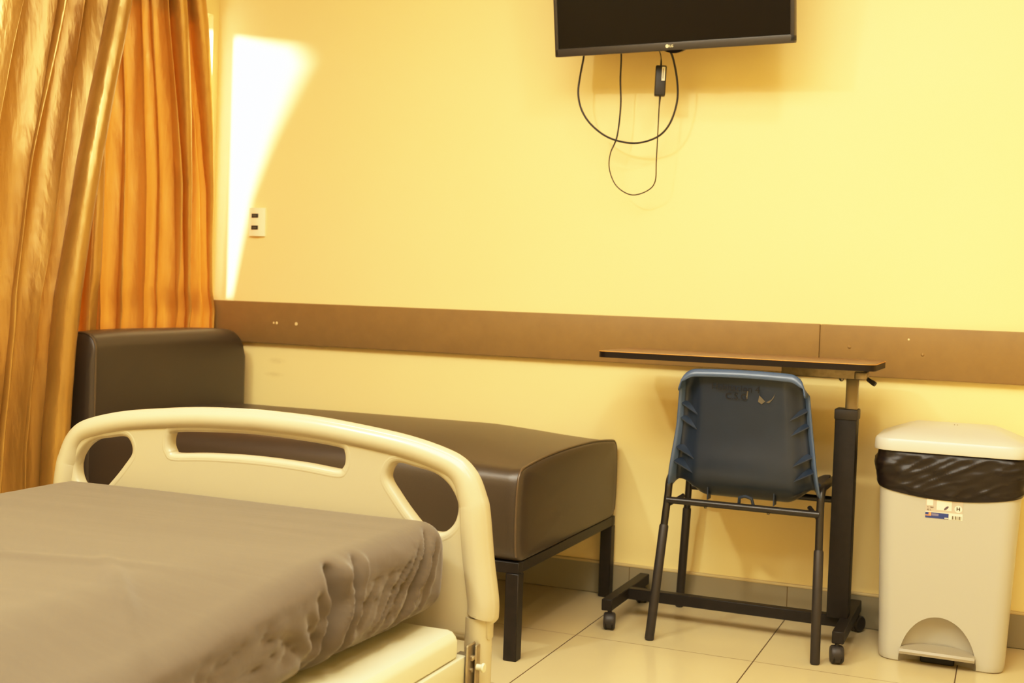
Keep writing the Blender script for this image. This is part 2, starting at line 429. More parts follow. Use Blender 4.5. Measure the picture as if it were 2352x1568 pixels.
# backrest (thick upholstered slab with rounded top)
bk = MB(); BX0, BX1, BY0, BY1, BZ0, BZ1 = -1.555, -1.445, -.835, -.075, .262, .792
def back_ring(y, e):
    pts = []
    prof = [(BX0, BZ0)]
    for k in range(11):
        a = pi-pi/2*k/10; prof.append((BX0+.03+.03*math.cos(a), BZ1-.03+.03*math.sin(a)))
    for k in range(13):
        a = pi/2-pi/2*k/12; prof.append((BX1-.05+.05*math.cos(a), BZ1-.05+.05*math.sin(a)))
    prof.append((BX1, BZ0))
    prof = resample(prof, 120)
    for (x, z) in prof:
        fx = (x-BX0)/(BX1-BX0)
        cr = 1-abs((y-(BY0+BY1)/2)/((BY1-BY0)/2))**4
        zt = .010*cr*sstep(.6, .79, z)
        # the top right corner is softly rounded
        dz = 0
        dd = y-(BY1-.05)
        if dd > 0 and z > .6: dz = -(.05-math.sqrt(max(0, .05**2-dd**2)))*sstep(.62, .79, z)
        dd = (BY0+.012)-y
        pts.append((x+.012*fx*cr*(1-abs((z-.53)/.27)**2), y, z+zt+dz))
    return pts
rings = []
for k in range(61):
    y = lerp(BY0, BY1, 1-(1-k/60)**1.0)
    rings.append(back_ring(y, 0))
first, lastb = rings[0], rings[-1]
cb = Vector(((BX0+BX1)/2, 0, .55))
pre = [[(cb.x+(p[0]-cb.x)*q, BY0-b_, cb.z+(p[2]-cb.z)*q) for p in first] for q, b_ in ((.3, .014), (.7, .012), (.92, .007), (.98, .003))]
post = [[(cb.x+(p[0]-cb.x)*q, BY1+b_, cb.z+(p[2]-cb.z)*q) for p in lastb] for q, b_ in ((.98, .003), (.92, .007), (.7, .012), (.3, .014))]
bk.loft(pre+rings+post)
back = bk.build('backrest', LEATHER, db, angle=50)
MB().tube([Vector(p)+Vector((0, -.001, 0)) for p in first], .0034, 8, closed=True).build('piping', PIPING, back)
fr = MB()
FX0, FX1, FY0, FY1 = -1.55, -.052, -.83, -.02
for y in (FY0, FY1-.028): fr.box(FX0, FX1, y, y+.028, .229, .2585, .002, 1)
for x in (FX0, FX1-.028, -.8): fr.box(x, x+.028, FY0+.0278, FY1-.0278, .2292, .2583, .002, 1)
fr.build('frame', STEEL_BLACK, db)
for (x, y) in ((FX1-.036, FY0-.001), (FX1-.036, FY1-.036), (FX0+.002, FY0-.001), (FX0+.002, FY1-.036)):
    MB().box(x, x+.037, y, y+.037, 0, .2295, .0025, 1).build('leg', STEEL_BLACK, db)

# ------------------------------------------------------------------ hospital bed
bed = thing('hospital_bed', 'cream plastic hospital bed with an arched cut-out footboard', 'bed', (-.265, -2.6, 0))
CX, FYB = -.265, -1.70
half = [(0, .704), (.13, .700), (.24, .690), (.33, .6785), (.40, .663), (.445, .646), (.475, .618), (.493, .58), (.501, .551), (.512, .466), (.524, .393), (.5245, .362)]
half = [(p.x, p.y) for p in smooth_path([(*p, 0) for p in half], 6)]
half += [(.5235, .357), (.519, .3515), (.5145, .348), (.5145, .322)]
outl = half+[(-x, z) for (x, z) in reversed(half) if x > 0]
def hole(pts): return [(p.x, p.y) for p in smooth_path([(*p, 0) for p in pts], 6, True)]
hr = hole([(.299, .596), (.305, .619), (.322, .627), (.356, .622), (.396, .614), (.424, .596), (.442, .569), (.444, .546), (.436, .524), (.418, .508), (.397, .505), (.372, .513), (.345, .538), (.318, .569)])
hl = [(-x, z) for x, z in hr]
hm = hole([(.205, .620), (.203, .637), (.192, .645), (.12, .651), (0, .6555), (-.12, .651), (-.192, .645), (-.203, .637), (-.205, .620), (-.200, .608), (-.188, .603), (-.11, .609), (0, .612), (.11, .609), (.188, .603), (.200, .608)])
cuv = bpy.data.curves.new('footboard_curve', 'CURVE'); cuv.dimensions = '2D'; cuv.fill_mode = 'BOTH'
for poly in (outl, hr, hl, hm):
    sp = cuv.splines.new('POLY'); sp.points.add(len(poly)-1); sp.use_cyclic_u = True
    for q, (x, z) in zip(sp.points, poly): q.co = (x, z, 0, 1)
cuv.extrude = .007; cuv.bevel_depth = .009; cuv.bevel_resolution = 3; cuv.offset = -.009
tmp = bpy.data.objects.new('tmp', cuv); COL.objects.link(tmp)
me = bpy.data.meshes.new_from_object(tmp.evaluated_get(bpy.context.evaluated_depsgraph_get()))
bpy.data.objects.remove(tmp)
fb = MB()
fb.add([(CX+v.co.x, FYB-v.co.z, v.co.y) for v in me.vertices], [tuple(p.vertices) for p in me.polygons])
# rounded grab rim following the outline
rim = []; rad = []
tot = [q for q in outl if q[1] > .353]
order = [(-x, z) for x, z in half if z > .353][::-1]+[(x, z) for x, z in half if z > .353 and x > 0]
order = [(p.x, p.y) for p in [Vector((*q, 0)) for q in order]]
P = [Vector((CX+x, FYB, z)) for x, z in order]
for i, p in enumerate(P):
    a = P[max(i-1, 0)]; c = P[min(i+1, len(P)-1)]; t = (c-a).normalized(); nrm = Vector((-t.z, 0, t.x))
    r = lerp(.0235, .029, sstep(.66, .52, p.z))
    inward = -nrm if nrm.dot(p-Vector((CX, FYB, .45))) > 0 else nrm
    rim.append(p+inward*r*.98); rad.append(r)
fb.tube(rim, rad, 20, squash=(1.02, 1, (0, 1, 0)))
# raised lips under the grab rim and round the middle slot
fb.build('footboard', CREAM, bed, angle=60)
def offset(poly, d):
    n = len(poly); out = []; cxp = sum(p[0] for p in poly)/n; czp = sum(p[1] for p in poly)/n
    for i in range(n):
        a, c = Vector(poly[i-2]), Vector(poly[(i+2) % n]); t = (c-a).normalized(); q = Vector((-t.y, t.x))
        if q.dot(Vector(poly[i])-Vector((cxp, czp))) < 0: q = -q
        out.append((poly[i][0]+q.x*d, poly[i][1]+q.y*d))
    return out
for h_ in (hm, hr, hl):
    lp = MB(); lp.tube([(CX+x, FYB, z) for x, z in offset(h_, .0125)], .0125, 16, closed=True, squash=(1.335, 1, (0, 1, 0)))
    lp.build('handle_lip', CREAM, bed, angle=60)
for s in (1, -1):
    x = CX+s*.489
    post = MB().tube([(x, FYB, .36), (x, FYB, .352), (x, FYB, .12)], [.0255, .0255, .0255], 20)
    post.build('post', CREAM, bed)
    cs = MB(); cs.cyl((x-.017, FYB, .05), (x+.017, FYB, .05), .05, 24, .006); cs.cyl((x, FYB, .05), (x, FYB, .125), .012)
    cs.build('caster', RUBBER, bed)
MB().tube([(CX-.47, FYB, .325), (CX+.47, FYB, .325)], .014, 14).build('lower_rail', CREAM, bed)
# cream plank along the mattress side and steel deck frame below it
pl = MB()
def plank_ring(y, s):
    pr = [(.06, .304), (.218, .304), (.2195, .306), (.2195, .333), (.216, .341), (.209, .3485), (.200, .351), (.06, .351)]
    c = Vector((.14, .3275))
    return [(c.x+(x-c.x)*s, y, c.y+(z-c.y)*s) for x, z in pr]
pl.loft([plank_ring(-1.776, .93), plank_ring(-1.779, .985), plank_ring(-1.785, 1), plank_ring(-3.6, 1)])
pl.build('side_plank', PLANK, bed, angle=30)
pl2 = MB(); pl2.box(-.75, -.59, -3.6, -1.78, .304, .351, .006, 2); pl2.build('side_plank', PLANK, bed)
df = MB()
df.box(.19, .226, -3.6, -1.752, .235, .302, .004, 2); df.box(-.756, -.72, -3.6, -1.752, .235, .302, .004, 2)
df.box(-.72, .19, -1.79, -1.752, .24, .3, .004, 2); df.box(-.72, .19, -3.6, -3.56, .24, .3, .004, 2)
df.box(-.6, .07, -3.58, -1.78, .298, .346, .003, 1)
df.build('deck_frame', PLANK, bed)
for x in (-.6, .05):
    MB().box(x-.025, x+.025, -3.5, -3.45, .0, .24, .004, 1).build('leg', PLANK, bed)
br = MB()
br.box(.2275, .2325, -1.764, -1.728, .19, .322, .002, 1); br.box(.236, .2395, -1.742, -1.724, .2, .318, .0012, 1)
br.box(.20, .238, -1.752, -1.727, .292, .3, .002, 1)
for z in (.298, .275): br.cyl((.2325, -1.748, z), (.236, -1.748, z), .004, 12)
br.build('hinge_bracket', STEEL, bed)
kn = MB(); kn.cyl((.2395, -1.738, .279), (.250, -1.738, .279), .0055, 14); kn.cyl((.250, -1.738, .279), (.255, -1.738, .279), .0085, 16, .0015)
kn.build('locking_pin', PLANK, bed)

# mattress wrapped in a taupe fitted sheet
mt = thing('mattress', 'mattress in a taupe fitted sheet with creased side on the cream bed', 'mattress', (-.265, -2.6, .352))
MX0, MX1, MY0, MY1, MZ0, MZ1 = -.70, .168, -3.6, -1.742, .353, .537
m0 = MB(); m0.box(MX0+.06, MX1-.08, MY0+.06, MY1-.06, MZ0+.002, MZ1-.09, .03, 3); m0.build('mattress_core', MATT, mt)
creases = [  # y where it starts on the edge, lean, width, depth, how high it reaches
    (-1.785, .10, .008, .005, .95), (-1.812, .16, .012, .013, .99), (-1.845, .20, .007, .006, .9), (-1.872, .22, .006, .006, .8), (-1.93, .16, .007, .004, .75),
    (-1.965, .20, .008, .005, .7), (-2.055, .05, .010, .013, 1.0), (-2.085, .09, .006, .005, .8), (-2.125, .03, .016, .024, 1.0), (-2.17, .02, .010, .010, .8), (-2.23, -.10, .010, .006, .7), (-2.31, -.2, .016, .008, .6)]
prof = rrect((MX1-MX0)/2, (MZ1-MZ0)/2, .04, 10)
def sheet_pt(a, b, y, arc):
    cx = (MX0+MX1)/2; cz = (MZ0+MZ1)/2; hx = (MX1-MX0)/2; hz = (MZ1-MZ0)/2
    x = cx+a; z = cz+b
    side = sstep(.72, .97, a/hx)       # right flank
    h = (z-MZ0)/(MZ1-MZ0)
    # flank bulges then tucks under
    x += side*(.012*(1-((h-.6)/.6)**2))
    if h < .3: x -= side*.05*((.3-h)/.3)**1.6
    # fall of the top edge towards the head
    z -= sstep(.55, 1., a/hx)*sstep(-2.1, -2.6, y)*.05*h
    d = 0
    for (y0, lean, w, dep, hi) in creases:
        yy = y0+lean*(h-.85)+.012*noise.noise(Vector((h*2.5, y0*7, 3)))
        t = (y-yy)/w
        if abs(t) < 3: d += dep*(-math.exp(-t*t)+.55*math.exp(-((t-1.7)/.9)**2))*sstep(hi+.04, hi-.12, h)*(.6+.5*sstep(.15, .6, h))
    fade = sstep(1.02, .9, h) * side
    nz = (noise.noise(Vector((y*4, h*2.2+y*3, 1.3)))*.006+noise.noise(Vector((y*22+h*8, h*9-y*9, 4.1)))*.0022)*sstep(.98, .7, h)
    rid = (1-abs(noise.noise(Vector((y*13-h*5, h*5+y*4, 7.7)))))**8*.006*sstep(.95, .6, h)
    x += fade*(d+(nz-rid)*sstep(-1.76, -1.82, y))
    top = sstep(.9, 1., h)
    z += top*(1-side)*(noise.noise(Vector((x*2.2, y*7, .5)))*.0026+noise.noise(Vector((x*3+y*2, y*22, 2.5)))*.0010)
    # two soft ridges over the near left of the top
    for (x0, y0, sl, ln, hh) in ((-.35, -2.38, .25, .3, .006), (-.45, -2.62, .1, .3, .006), (.02, -2.42, -.9, .12, .010)):
        t = (y-(y0+sl*(x-x0)))/.02; z += top*hh*math.exp(-t*t)*math.exp(-((x-x0)/ln)**2)
    return x, z
base = resample(prof, 300)
ys = []
y = MY1
for k in range(13):
    a = pi/2*k/12; ys.append((MY1-.035+.035*math.cos(a), 1-.035/.09*(1-math.sin(a))))
n_y = 330
yy_ = [MY1-.035-(MY1-.035-MY0)*(k/n_y)**1.25 for k in range(1, n_y+1)]
rings = []
for (yv, sc) in ys:
    sc2 = .035*(1-math.sqrt(max(0, 1-((yv-(MY1-.035))/.035)**2)))
    ring = []
    for a, b in base:
        x, z = sheet_pt(a, b, yv, 0)
        hx = (MX1-MX0)/2; hz = (MZ1-MZ0)/2; cx = (MX0+MX1)/2; cz = (MZ0+MZ1)/2
        x = cx+(x-cx)*(hx-sc2)/hx; z = cz+(z-cz)*(hz-sc2)/hz
        ring.append((x, yv, z))
    rings.append(ring)
for yv in yy_: rings.append([(lambda q: (q[0], yv, q[1]))(sheet_pt(a, b, yv, 0)) for a, b in base])
ms = MB(); ms.loft(rings)
for i, p in enumerate(ms.v):
    if p.z < MZ0+.0005: p.z = MZ0+.0005
ms.build('fitted_sheet', SHEET, mt, angle=80)

# ------------------------------------------------------------------ overbed table
tb = thing('overbed_table', 'overbed table on casters with thin dark top behind the blue chair', 'table', (.39, -.25, 0))
def slab(w, d, r, z0, z1, cx, cy, e=.0015):
    o = resample(rrect(w, d, r, 8), 160)
    def ring(z, s): return [(cx+x-(math.copysign(min(abs(x), s), x)), cy+y-(math.copysign(min(abs(y), s), y)), z) for x, y in o]
    return ring
TW, TD, TCX, TCY = .3825, .152, .3865, -.282
rg = slab(TW, TD, .03, 0, 0, TCX, TCY)
top = MB().loft([rg(.7825, .0), rg(.7825, 0), rg(.7998, 0)], True, True).build('tabletop', TOPEDGE, tb, angle=30)
MB().loft([rg(.7998, .0015), rg(.8012, .0020)]).build('laminate', TOPLAM, top, angle=30)
for z in (.7998,):
    o = resample(rrect(TW+.0003, TD+.0003, .03, 8), 160)
    MB().tube([(TCX+x, TCY+y, z) for x, y in o], .0009, 6, closed=True).build('edge_line', TOPLINE, top)
bracket = MB(); bracket.box(.502, .727, -.287, -.235, .752, .7822, .002, 1)
bracket.box(.700, .735, -.290, -.231, .751, .775, .006, 3)
bracket.build('support_bracket', STEEL, tb)
for x in (.525, .665):
    MB().tube([(x, -.272, .752), (x, -.272, .748), (x, -.272, .744)], [.007, .0065, .003], 12).build('bolt', CHROME, tb)
lv = MB(); lv.tube([(.728, -.272, .760), (.738, -.278, .752), (.752, -.284, .744), (.757, -.286, .741)], [.004, .0055, .007, .0065], 12)
lv.build('height_lever', RUBBER, tb)
MB().box(.677, .709, -.264, -.236, .10, .753, .003, 2).build('inner_column', CHROME, tb)
MB().box(.653, .711, -.279, -.221, .086, .642, .003, 2).build('outer_column', TABLE_BLACK, tb)
MB().box(.651, .714, -.283, -.217, .638, .668, .004, 2).build('collar', RUBBER, tb)
MB().box(.07, .70, -.256, -.226, .056, .088, .002, 1).build('crossbar', TABLE_BLACK, tb)
for x in (.042, .690):
    f_ = MB().box(x, x+.031, -.430 if x > .3 else -.418, -.035, .0555, .0885, .002, 1).build('foot_bar', TABLE_BLACK, tb)
for (cx, cy, rz) in ((.064, -.405, .25), (.058, -.058, .5), (.703, -.418, .3), (.712, -.058, -.5)):
    M = Matrix.Translation((cx, cy, 0)) @ Matrix.Rotation(rz, 4, 'Z')
    c = MB()
    prof_ = [(-.017, .012), (-.0165, .0205), (-.013, .0235), (-.004, .0240), (.004, .0240), (.013, .0235), (.0165, .0205), (.017, .012)]
    # hood: upper shell
    c.tube([(0, 0, .026), (0, 0, .058)], .006, 12)
    rr = []
    for (px, pr) in prof_:
        rr.append([(px, pr*math.cos(t), .0255+pr*math.sin(t)) for t in [2*pi*k/28 for k in range(28)]])
    c.loft(rr)
    for q in c.v: q.xyz = M @ q
    cs = c.build('caster', RUBBER, tb)
    wv = MB()
    for sx in (-1, 1):
        wv.cyl((sx*.0045, .0, .0235), (sx*.0135, .0, .0235), .0235, 24, .003)
    for q in wv.v: q.xyz = M @ (q+Vector((0, 0, 0)))
    wv.build('wheel', TABLE_BLACK, cs)

# ------------------------------------------------------------------ chair
ch = thing('chair', 'dark blue plastic stacking chair with black tube legs pushed under the table', 'chair', (.427, -.24, 0))
CC = .425
TXH = .212
prof = [(-.438, .7655), (-.432, .742), (-.424, .70), (-.414, .65), (-.404, .60), (-.396, .55), (-.389, .51), (-.379, .47), (-.362, .438), (-.335, .411), (-.30, .401), (-.25, .400), (-.18, .406), (-.11, .42), (-.06, .43), (-.035, .428), (-.02, .415)]
sp_ = smooth_path([(0, y, z) for y, z in prof], 6)
NSg = len(sp_); NT = 48
def half_w(i):
    z = sp_[i].z; y = sp_[i].y
    if y < -.36 and z > .43: return pw(z, [(.77, .170), (.72, .1765), (.6, .188), (.52, .199), (.44, .2115), (.40, .2115)])
    return pw(-y, [(.36, .2115), (.25, .208), (.1, .202), (.0, .19)])
verts = []; grid = []
nrm = []
for i in range(NSg):
    a = sp_[max(i-1, 0)]; b = sp_[min(i+1, NSg-1)]; t = (b-a).normalized()
    nrm.append(Vector((0, -t.z, t.y))*(1))     # will point toward the sitter or away, fixed below
for i in range(NSg):
    n = nrm[i]
    if n.y < 0 and sp_[i].z > .45: n = -n
    # sitter side: +y for back, +z for seat
    if i > NSg*.5 and n.z < 0: n = -n
    nrm[i] = n
for i in range(1, NSg):
    if nrm[i].dot(nrm[i-1]) < 0: nrm[i] = -nrm[i]
def shell_pt(i, t):
    p = sp_[i]; n = nrm[i]; w = half_w(i)
    f_ = i/(NSg-1)
    isback = sstep(.62, .5, f_)
    at = abs(t)
    corner = 0
    # rounded top corners
    top_d = max(0, (at*w-(w-.045)))/.045
    zdrop = .045*(1-math.sqrt(max(0, 1-min(1, top_d)**2))) * sstep(.70, .765, p.z)
    zdrop += .006*(at**2)*sstep(.7, .765, p.z)
    # channel behind the rim on the back, dished seat with raised edges
    ch_ = sstep(.62, .86, at)*.024*isback*sstep(.772, .70, p.z)
    lift = ch_
    rimback = sstep(.90, 1.0, at)*(.020+.020*sstep(.62, .45, p.z))*isback
    lift -= rimback
    lift_z = .052*sstep(.52, .97, at)*sstep(.433, .41, p.z)*sstep(1.0, .86, f_)
    bulge = .016*(1-at**2)*math.exp(-((p.z-.49)/.06)**2)*isback
    return Vector((CC+w*t, p.y, p.z-zdrop+lift_z))+n*(lift-bulge)
for i in range(NSg):
    row = []
    for k in range(NT+1):
        t = -1+2*k/NT
        t = math.copysign(abs(t)**.8, t)
        row.append(shell_pt(i, t))
    grid.append(row)
# top lip row curling to the rear
def lipk(k): return 1-sstep(.90, 1.0, abs(-1+2*k/NT)**.8)
lips = [[p+Vector((0, dy*lipk(k), dz*lipk(k))) for k, p in enumerate(grid[0])] for dy, dz in ((-.0175, -.018), (-.0165, -.009), (-.0125, -.002), (-.006, .001))]
grid = lips+grid
b = MB(); v = [p for r in grid for p in r]; f = []
for i in range(len(grid)-1):
    for k in range(NT): q = i*(NT+1)+k; f.append((q, q+1, q+NT+2, q+NT+1))
b.add(v, f)
shell = b.build('seat_shell', [BLUE, BLUERIM], ch, angle=70)
for fi, pg in enumerate(shell.data.polygons):
    i, k = divmod(fi, NT)
    if i < 3 or ((k < 2 or k >= NT-2) and i < NSg*.55): pg.material_index = 1
so = shell.modifiers.new('thickness', 'SOLIDIFY'); so.thickness = .0045; so.offset = 0
# stiffening gussets between rim and panel
def nearest_i(z):
    return min(range(int(NSg*.6)), key=lambda i: abs(sp_[i].z-z))
for sgn in (-1, 1):
    for z in (.665, .625, .545, .505):
        i = nearest_i(z); i2 = nearest_i(z-.035)
        A = shell_pt(i, sgn*.985)+Vector((0, .004, 0)); B = shell_pt(i, sgn*.86)+Vector((0, .002, 0)); C_ = shell_pt(i2, sgn*.66)+Vector((0, -.0005, 0))
        D = shell_pt(i2, sgn*.80)+Vector((0, .004, 0))
        th = Vector((0, 0, .0016))
        vv = [A, B, C_]; g = MB()
        g.add([p+th for p in vv]+[p-th for p in vv], [(0, 1, 2), (5, 4, 3), (0, 3, 4, 1), (1, 4, 5, 2), (2, 5, 3, 0)])
        g.build('rib', BLUE, shell, smooth=False)
for x in (-.10, .085):
    g = MB(); g.box(CC+x-.0015, CC+x+.0015, -.366, -.33, .395, .432); g.build('rib', BLUE, shell, smooth=False)
gr = MB(); gr.tube([(CC-.018+.01, -.377, .395), (CC-.018+.012, -.384, .412), (CC+.01, -.386, .418), (CC+.028, -.384, .412), (CC+.032, -.377, .393)], .0045, 8); gr.build('frame_clip', BLUE, shell)
# steel frame: two inverted-U side frames
def legpath(sx):
    bx_ = CC+sx*.2275; tx = CC+sx*TXH
    return [(bx_, -.455, 0), (tx, -.372, .40), (tx, -.362, .437), (tx, -.335, .4525), (tx, -.28, .452), (tx, -.18, .452), (tx, -.115, .448), (tx, -.09, .43), (CC+sx*.2245, -.082, .40), (CC+sx*.249, -.046, 0)]
for sx in (-1, 1):
    q = legpath(sx)
    rear = [Vector(q[0]), Vector(q[1])]+smooth_path(q[1:6], 8)[1:]
    front = smooth_path(q[5:9], 8)+[Vector(q[9])]
    for pth_, zs_ in ((rear, .30), (front, .30)):
        L_ = MB().tube(pth_, .0105, 14).build('leg', CHAIR_BLACK, ch)
        foot = pth_[0] if pth_ is rear else pth_[-1]; upv = (pth_[1]-pth_[0]) if pth_ is rear else (pth_[-2]-pth_[-1])
        upv = upv/upv.z
        MB().tube([foot+upv*.0005, foot+upv*.004, foot+upv*(zs_+(.012 if sx < 0 else -.012)), foot+upv*(zs_+.004+(.012 if sx < 0 else -.012))], [.0105, .013, .013, .0115], 14).build('leg_sleeve', RUBBER, L_)
for cy_ in (-.380, -.09):
    MB().tube([(CC-TXH, cy_, .386), (CC+TXH, cy_, .386)], .0098, 12).build('crossbar', CHAIR_BLACK, ch)
for sx in (-1, 1):
    g = MB(); tx = CC+sx*TXH
    g.tube([(tx, -.375, .37), (tx-sx*.035, -.33, .395)], .0065, 8)
    g.build('brace', CHAIR_BLACK, ch)
for x in (-.10, .075):
    MB().tube([(CC+x, -.384, .378), (CC+x, -.384, .373)], [.005, .003], 10).build('bolt', CHROME, ch)
# faint handwriting and scuffs on the rear of the backrest
def back_patch(name, body, size, x, z, m, tilt=0., off=.0062):
    i = nearest_i(z); p = shell_pt(i, 0); n = nrm[i]
    ang = math.atan2(sp_[nearest_i(z-.03)].y-sp_[nearest_i(z+.03)].y, .06)
    M = Matrix.Translation((x-ch.location.x, p.y-off-ch.location.y, z-ch.location.z)) @ Matrix.Rotation(ang, 4, 'X') @ Matrix.Rotation(pi/2, 4, 'X') @ Matrix.Rotation(tilt, 4, 'Z')
    return text_mesh(name, body, size, m, shell, M, .0002)
back_patch('handwriting', 'Habitacion 4', .026, CC-.085, .712, WRITING, -.03, .0085)
back_patch('handwriting', 'C.S.G', .026, CC-.048, .687, WRITING, -.02)
for (pts) in ([(-.0, .712), (.004, .712), (.001, .690), (-.003, .688)], [(.034, .702), (.042, .694), (.050, .686), (.040, .678), (.030, .684)], [(.052, .684), (.066, .692), (.074, .704), (.078, .712), (.072, .696), (.060, .682)]):
    g = MB(); vs = []
    for dx, z in pts:
        i = nearest_i(z); i2 = min(i+1, NSg-1)
        # interpolate on the profile
        j = next(k for k in range(NSg-1) if sp_[k].z >= z >= sp_[k+1].z); u = (sp_[j].z-z)/(sp_[j].z-sp_[j+1].z)
        y_ = lerp(shell_pt(j, .2).y, shell_pt(j+1, .2).y, u)
        vs.append((CC+.012+dx, y_-.0046, z))
    g.add(vs, [tuple(range(len(vs)))]); g.build('scuff_mark', SCUFF, shell, smooth=False)

# ------------------------------------------------------------------ pedal bin
bn = thing('pedal_bin', 'white pedal bin lined with a black bag, right of the overbed table', 'bin', (.955, -.185, 0))
BCX = .956
def bin_ring(z, grow=0.):
    t = z/.575
    w = lerp(.160, .183, t)+grow; y0 = lerp(-.312, -.326, t)-grow; y1 = lerp(-.055, -.045, t)+grow
    o = resample(rrect(w, (y1-y0)/2, .042+grow, 8), 200)
    return [(BCX+x+.004*t, (y0+y1)/2+y, z) for x, y in o]
bb_ = MB()
rings = [[(BCX+(p[0]-BCX)*.965, -.185+(p[1]+.185)*.95, .0) for p in bin_ring(0)], [(BCX+(p[0]-BCX)*.988, -.185+(p[1]+.185)*.985, .004) for p in bin_ring(0)], [(BCX+(p[0]-BCX)*.998, -.185+(p[1]+.185)*.998, .012) for p in bin_ring(0)]]
rings += [bin_ring(z) for z in (.02, .05, .1, .2, .3, .4, .45, .5, .575)]
bb_.loft(rings)
body = bb_.build('body', BINW, bn, angle=50)
cut = MB()
# arched recess: scooped cutter
rr = []
for k in range(17):
    a = k/16*pi/2
    rr.append([(BCX-.007+.0985*math.cos(t)*math.cos(a), -.313+.06*math.sin(a)*(.9), -.002+.135*math.sin(t)*math.cos(a)**1.0 if True else 0) for t in [pi*i/40 for i in range(41)]])
frontr = [[(x, -.36, z) for x, y, z in rr[0]]]
ring_full = lambda r: r+[(x, y, -.03) for x, y, z in reversed(r)]
cut.loft([ring_full(r) for r in frontr+rr[:-1]])
cob = cut.build('cut_tmp', BINW, bn, smooth=False)
bo = body.modifiers.new('recess', 'BOOLEAN'); bo.object = cob; bo.operation = 'DIFFERENCE'; bo.solver = 'EXACT'
bpy.context.view_layer.update()
dg = bpy.context.evaluated_depsgraph_get()
nm = bpy.data.meshes.new_from_object(body.evaluated_get(dg)); body.modifiers.clear(); body.data = nm; nm.name = 'body'
nm.shade_smooth(); nm.set_sharp_from_angle(angle=math.radians(35))
bpy.data.objects.remove(cob)
# dark pedal slot and pedal
MB().box(BCX-.05, BCX+.036, -.290, -.262, .001, .032, .002, 1).build('pedal_slot', INK, bn)
pd = MB(); rings = []
for k in range(25):
    t = -1+2*k/24; x = BCX-.007+.0945*t; yf = -.330-.010*(1-t*t)
    zc = .034+.003*(1-t*t)
    rings.append([(x, yf, zc-.007), (x, yf-.002, zc), (x, yf+.002, zc+.006), (x, -.27, zc+.010), (x, -.27, zc-.007)])
pd.loft(rings); pd.build('pedal', GREYP, bn, angle=35)
# lid
ld = MB()
def lid_ring(z, w0, w1, y0, y1, r):
    o = resample(rrect((w1-w0)/2, (y1-y0)/2, r, 8), 200)
    return [((w0+w1)/2+x, (y0+y1)/2+y, z) for x, y in o]
X0, X1, Y0, Y1 = .7625, 1.1545, -.338, -.03
ld.loft([lid_ring(.570, X0+.004, X1-.004, Y0+.004, Y1-.004, .05), lid_ring(.5705, X0+.001, X1-.001, Y0+.001, Y1-.001, .052), lid_ring(.574, X0, X1, Y0, Y1, .052), lid_ring(.596, X0+.001, X1-.001, Y0+.001, Y1-.001, .052),
         lid_ring(.602, X0+.004, X1-.004, Y0+.004, Y1-.004, .05), lid_ring(.606, X0+.012, X1-.012, Y0+.012, Y1-.010, .046), lid_ring(.620, X0+.05, X1-.05, Y0+.07, Y1-.022, .03), lid_ring(.630, X0+.078, X1-.078, Y0+.13, Y1-.03, .02),
         lid_ring(.634, X0+.092, X1-.092, Y0+.16, Y1-.036, .02), lid_ring(.635, X0+.12, X1-.12, Y0+.19, Y1-.06, .02)])
lid = ld.build('lid', LIDW, bn, angle=35)
MB().box(.958, .960, -.16, -.150, .6345, .6356).build('lid_mark', SCUFF, lid, smooth=False)
MB().box(.966, .968, -.16, -.150, .6345, .6356).build('lid_mark', SCUFF, lid, smooth=False)
# sticker
def stk(name, x0, x1, z0, z1, m, parent, d):
    f0 = lambda z: lerp(-.312, -.326, z/.575)-d
    return MB().add([(x0, f0(z0), z0), (x1, f0(z0), z0), (x1, f0(z1), z1), (x0, f0(z1), z1)], [(0, 1, 2, 3)]).build(name, m, parent, smooth=False)
sx0, sx1, sz0, sz1 = .9035, .9965, .398, .462
sticker = stk('label_sticker', sx0, sx1, sz0, sz1, LABELW, bn, .0006)
def sb(u0, u1, w0, w1, m, d=.0009, name='label_print'):
    return stk(name, lerp(sx0, sx1, u0), lerp(sx0, sx1, u1), lerp(sz0, sz1, w0), lerp(sz0, sz1, w1), m, sticker, d)
sb(0, .30, .27, 1, LABELG); sb(.30, 1, .27, .36, LABELG); sb(.70, 1, .36, 1, LABELG)
sb(.03, .2, .52, .95, LABELW, .0012)
sb(0, .63, 0, .235, LABELB); sb(.005, .16, .09, .225, LABELO, .0012); sb(.005, .09, .13, .225, LABELB, .0014); sb(.17, .36, .10, .2, LABELLB, .0012); sb(.52, .625, .02, .06, LABELW, .0012)
for k, (a, bb2) in enumerate(((.72, .75), (.765, .775), (.80, .83), (.845, .86), (.88, .89), (.905, .935), (.95, .965))): sb(a, bb2, .02, .16, SCUFF, .0012)
def disc(u, w, r, m, d, sy=1., rot=0., name='label_print'):
    x = lerp(sx0, sx1, u); z = lerp(sz0, sz1, w)
    vs = []
    for k in range(24):
        a = 2*pi*k/24; px, pz = r*math.cos(a), r*sy*math.sin(a)
        qx, qz = px*math.cos(rot)-pz*math.sin(rot), px*math.sin(rot)+pz*math.cos(rot)
        vs.append((x+qx, lerp(-.312, -.326, (z+qz)/.575)-d, z+qz))
    MB().add(vs, [tuple(range(24))]).build(name, m, sticker, smooth=False)
disc(.88, .46, .0095, LABELW, .0012)
disc(.56, .46, .0075, mat('label_leaf', (96, 84, 92), .5), .0012, .4, .75)
def stext(body, size, u, w, m, bold=0.):
    z = lerp(sz0, sz1, w)
    M = Matrix.Translation((lerp(sx0, sx1, u)-bn.location.x, lerp(-.312, -.326, z/.575)-.0016-bn.location.y, z-bn.location.z)) @ Matrix.Rotation(pi/2+.024, 4, 'X')
    text_mesh('label_text', body, size, m, sticker, M, .0001, 'CENTER', bold)
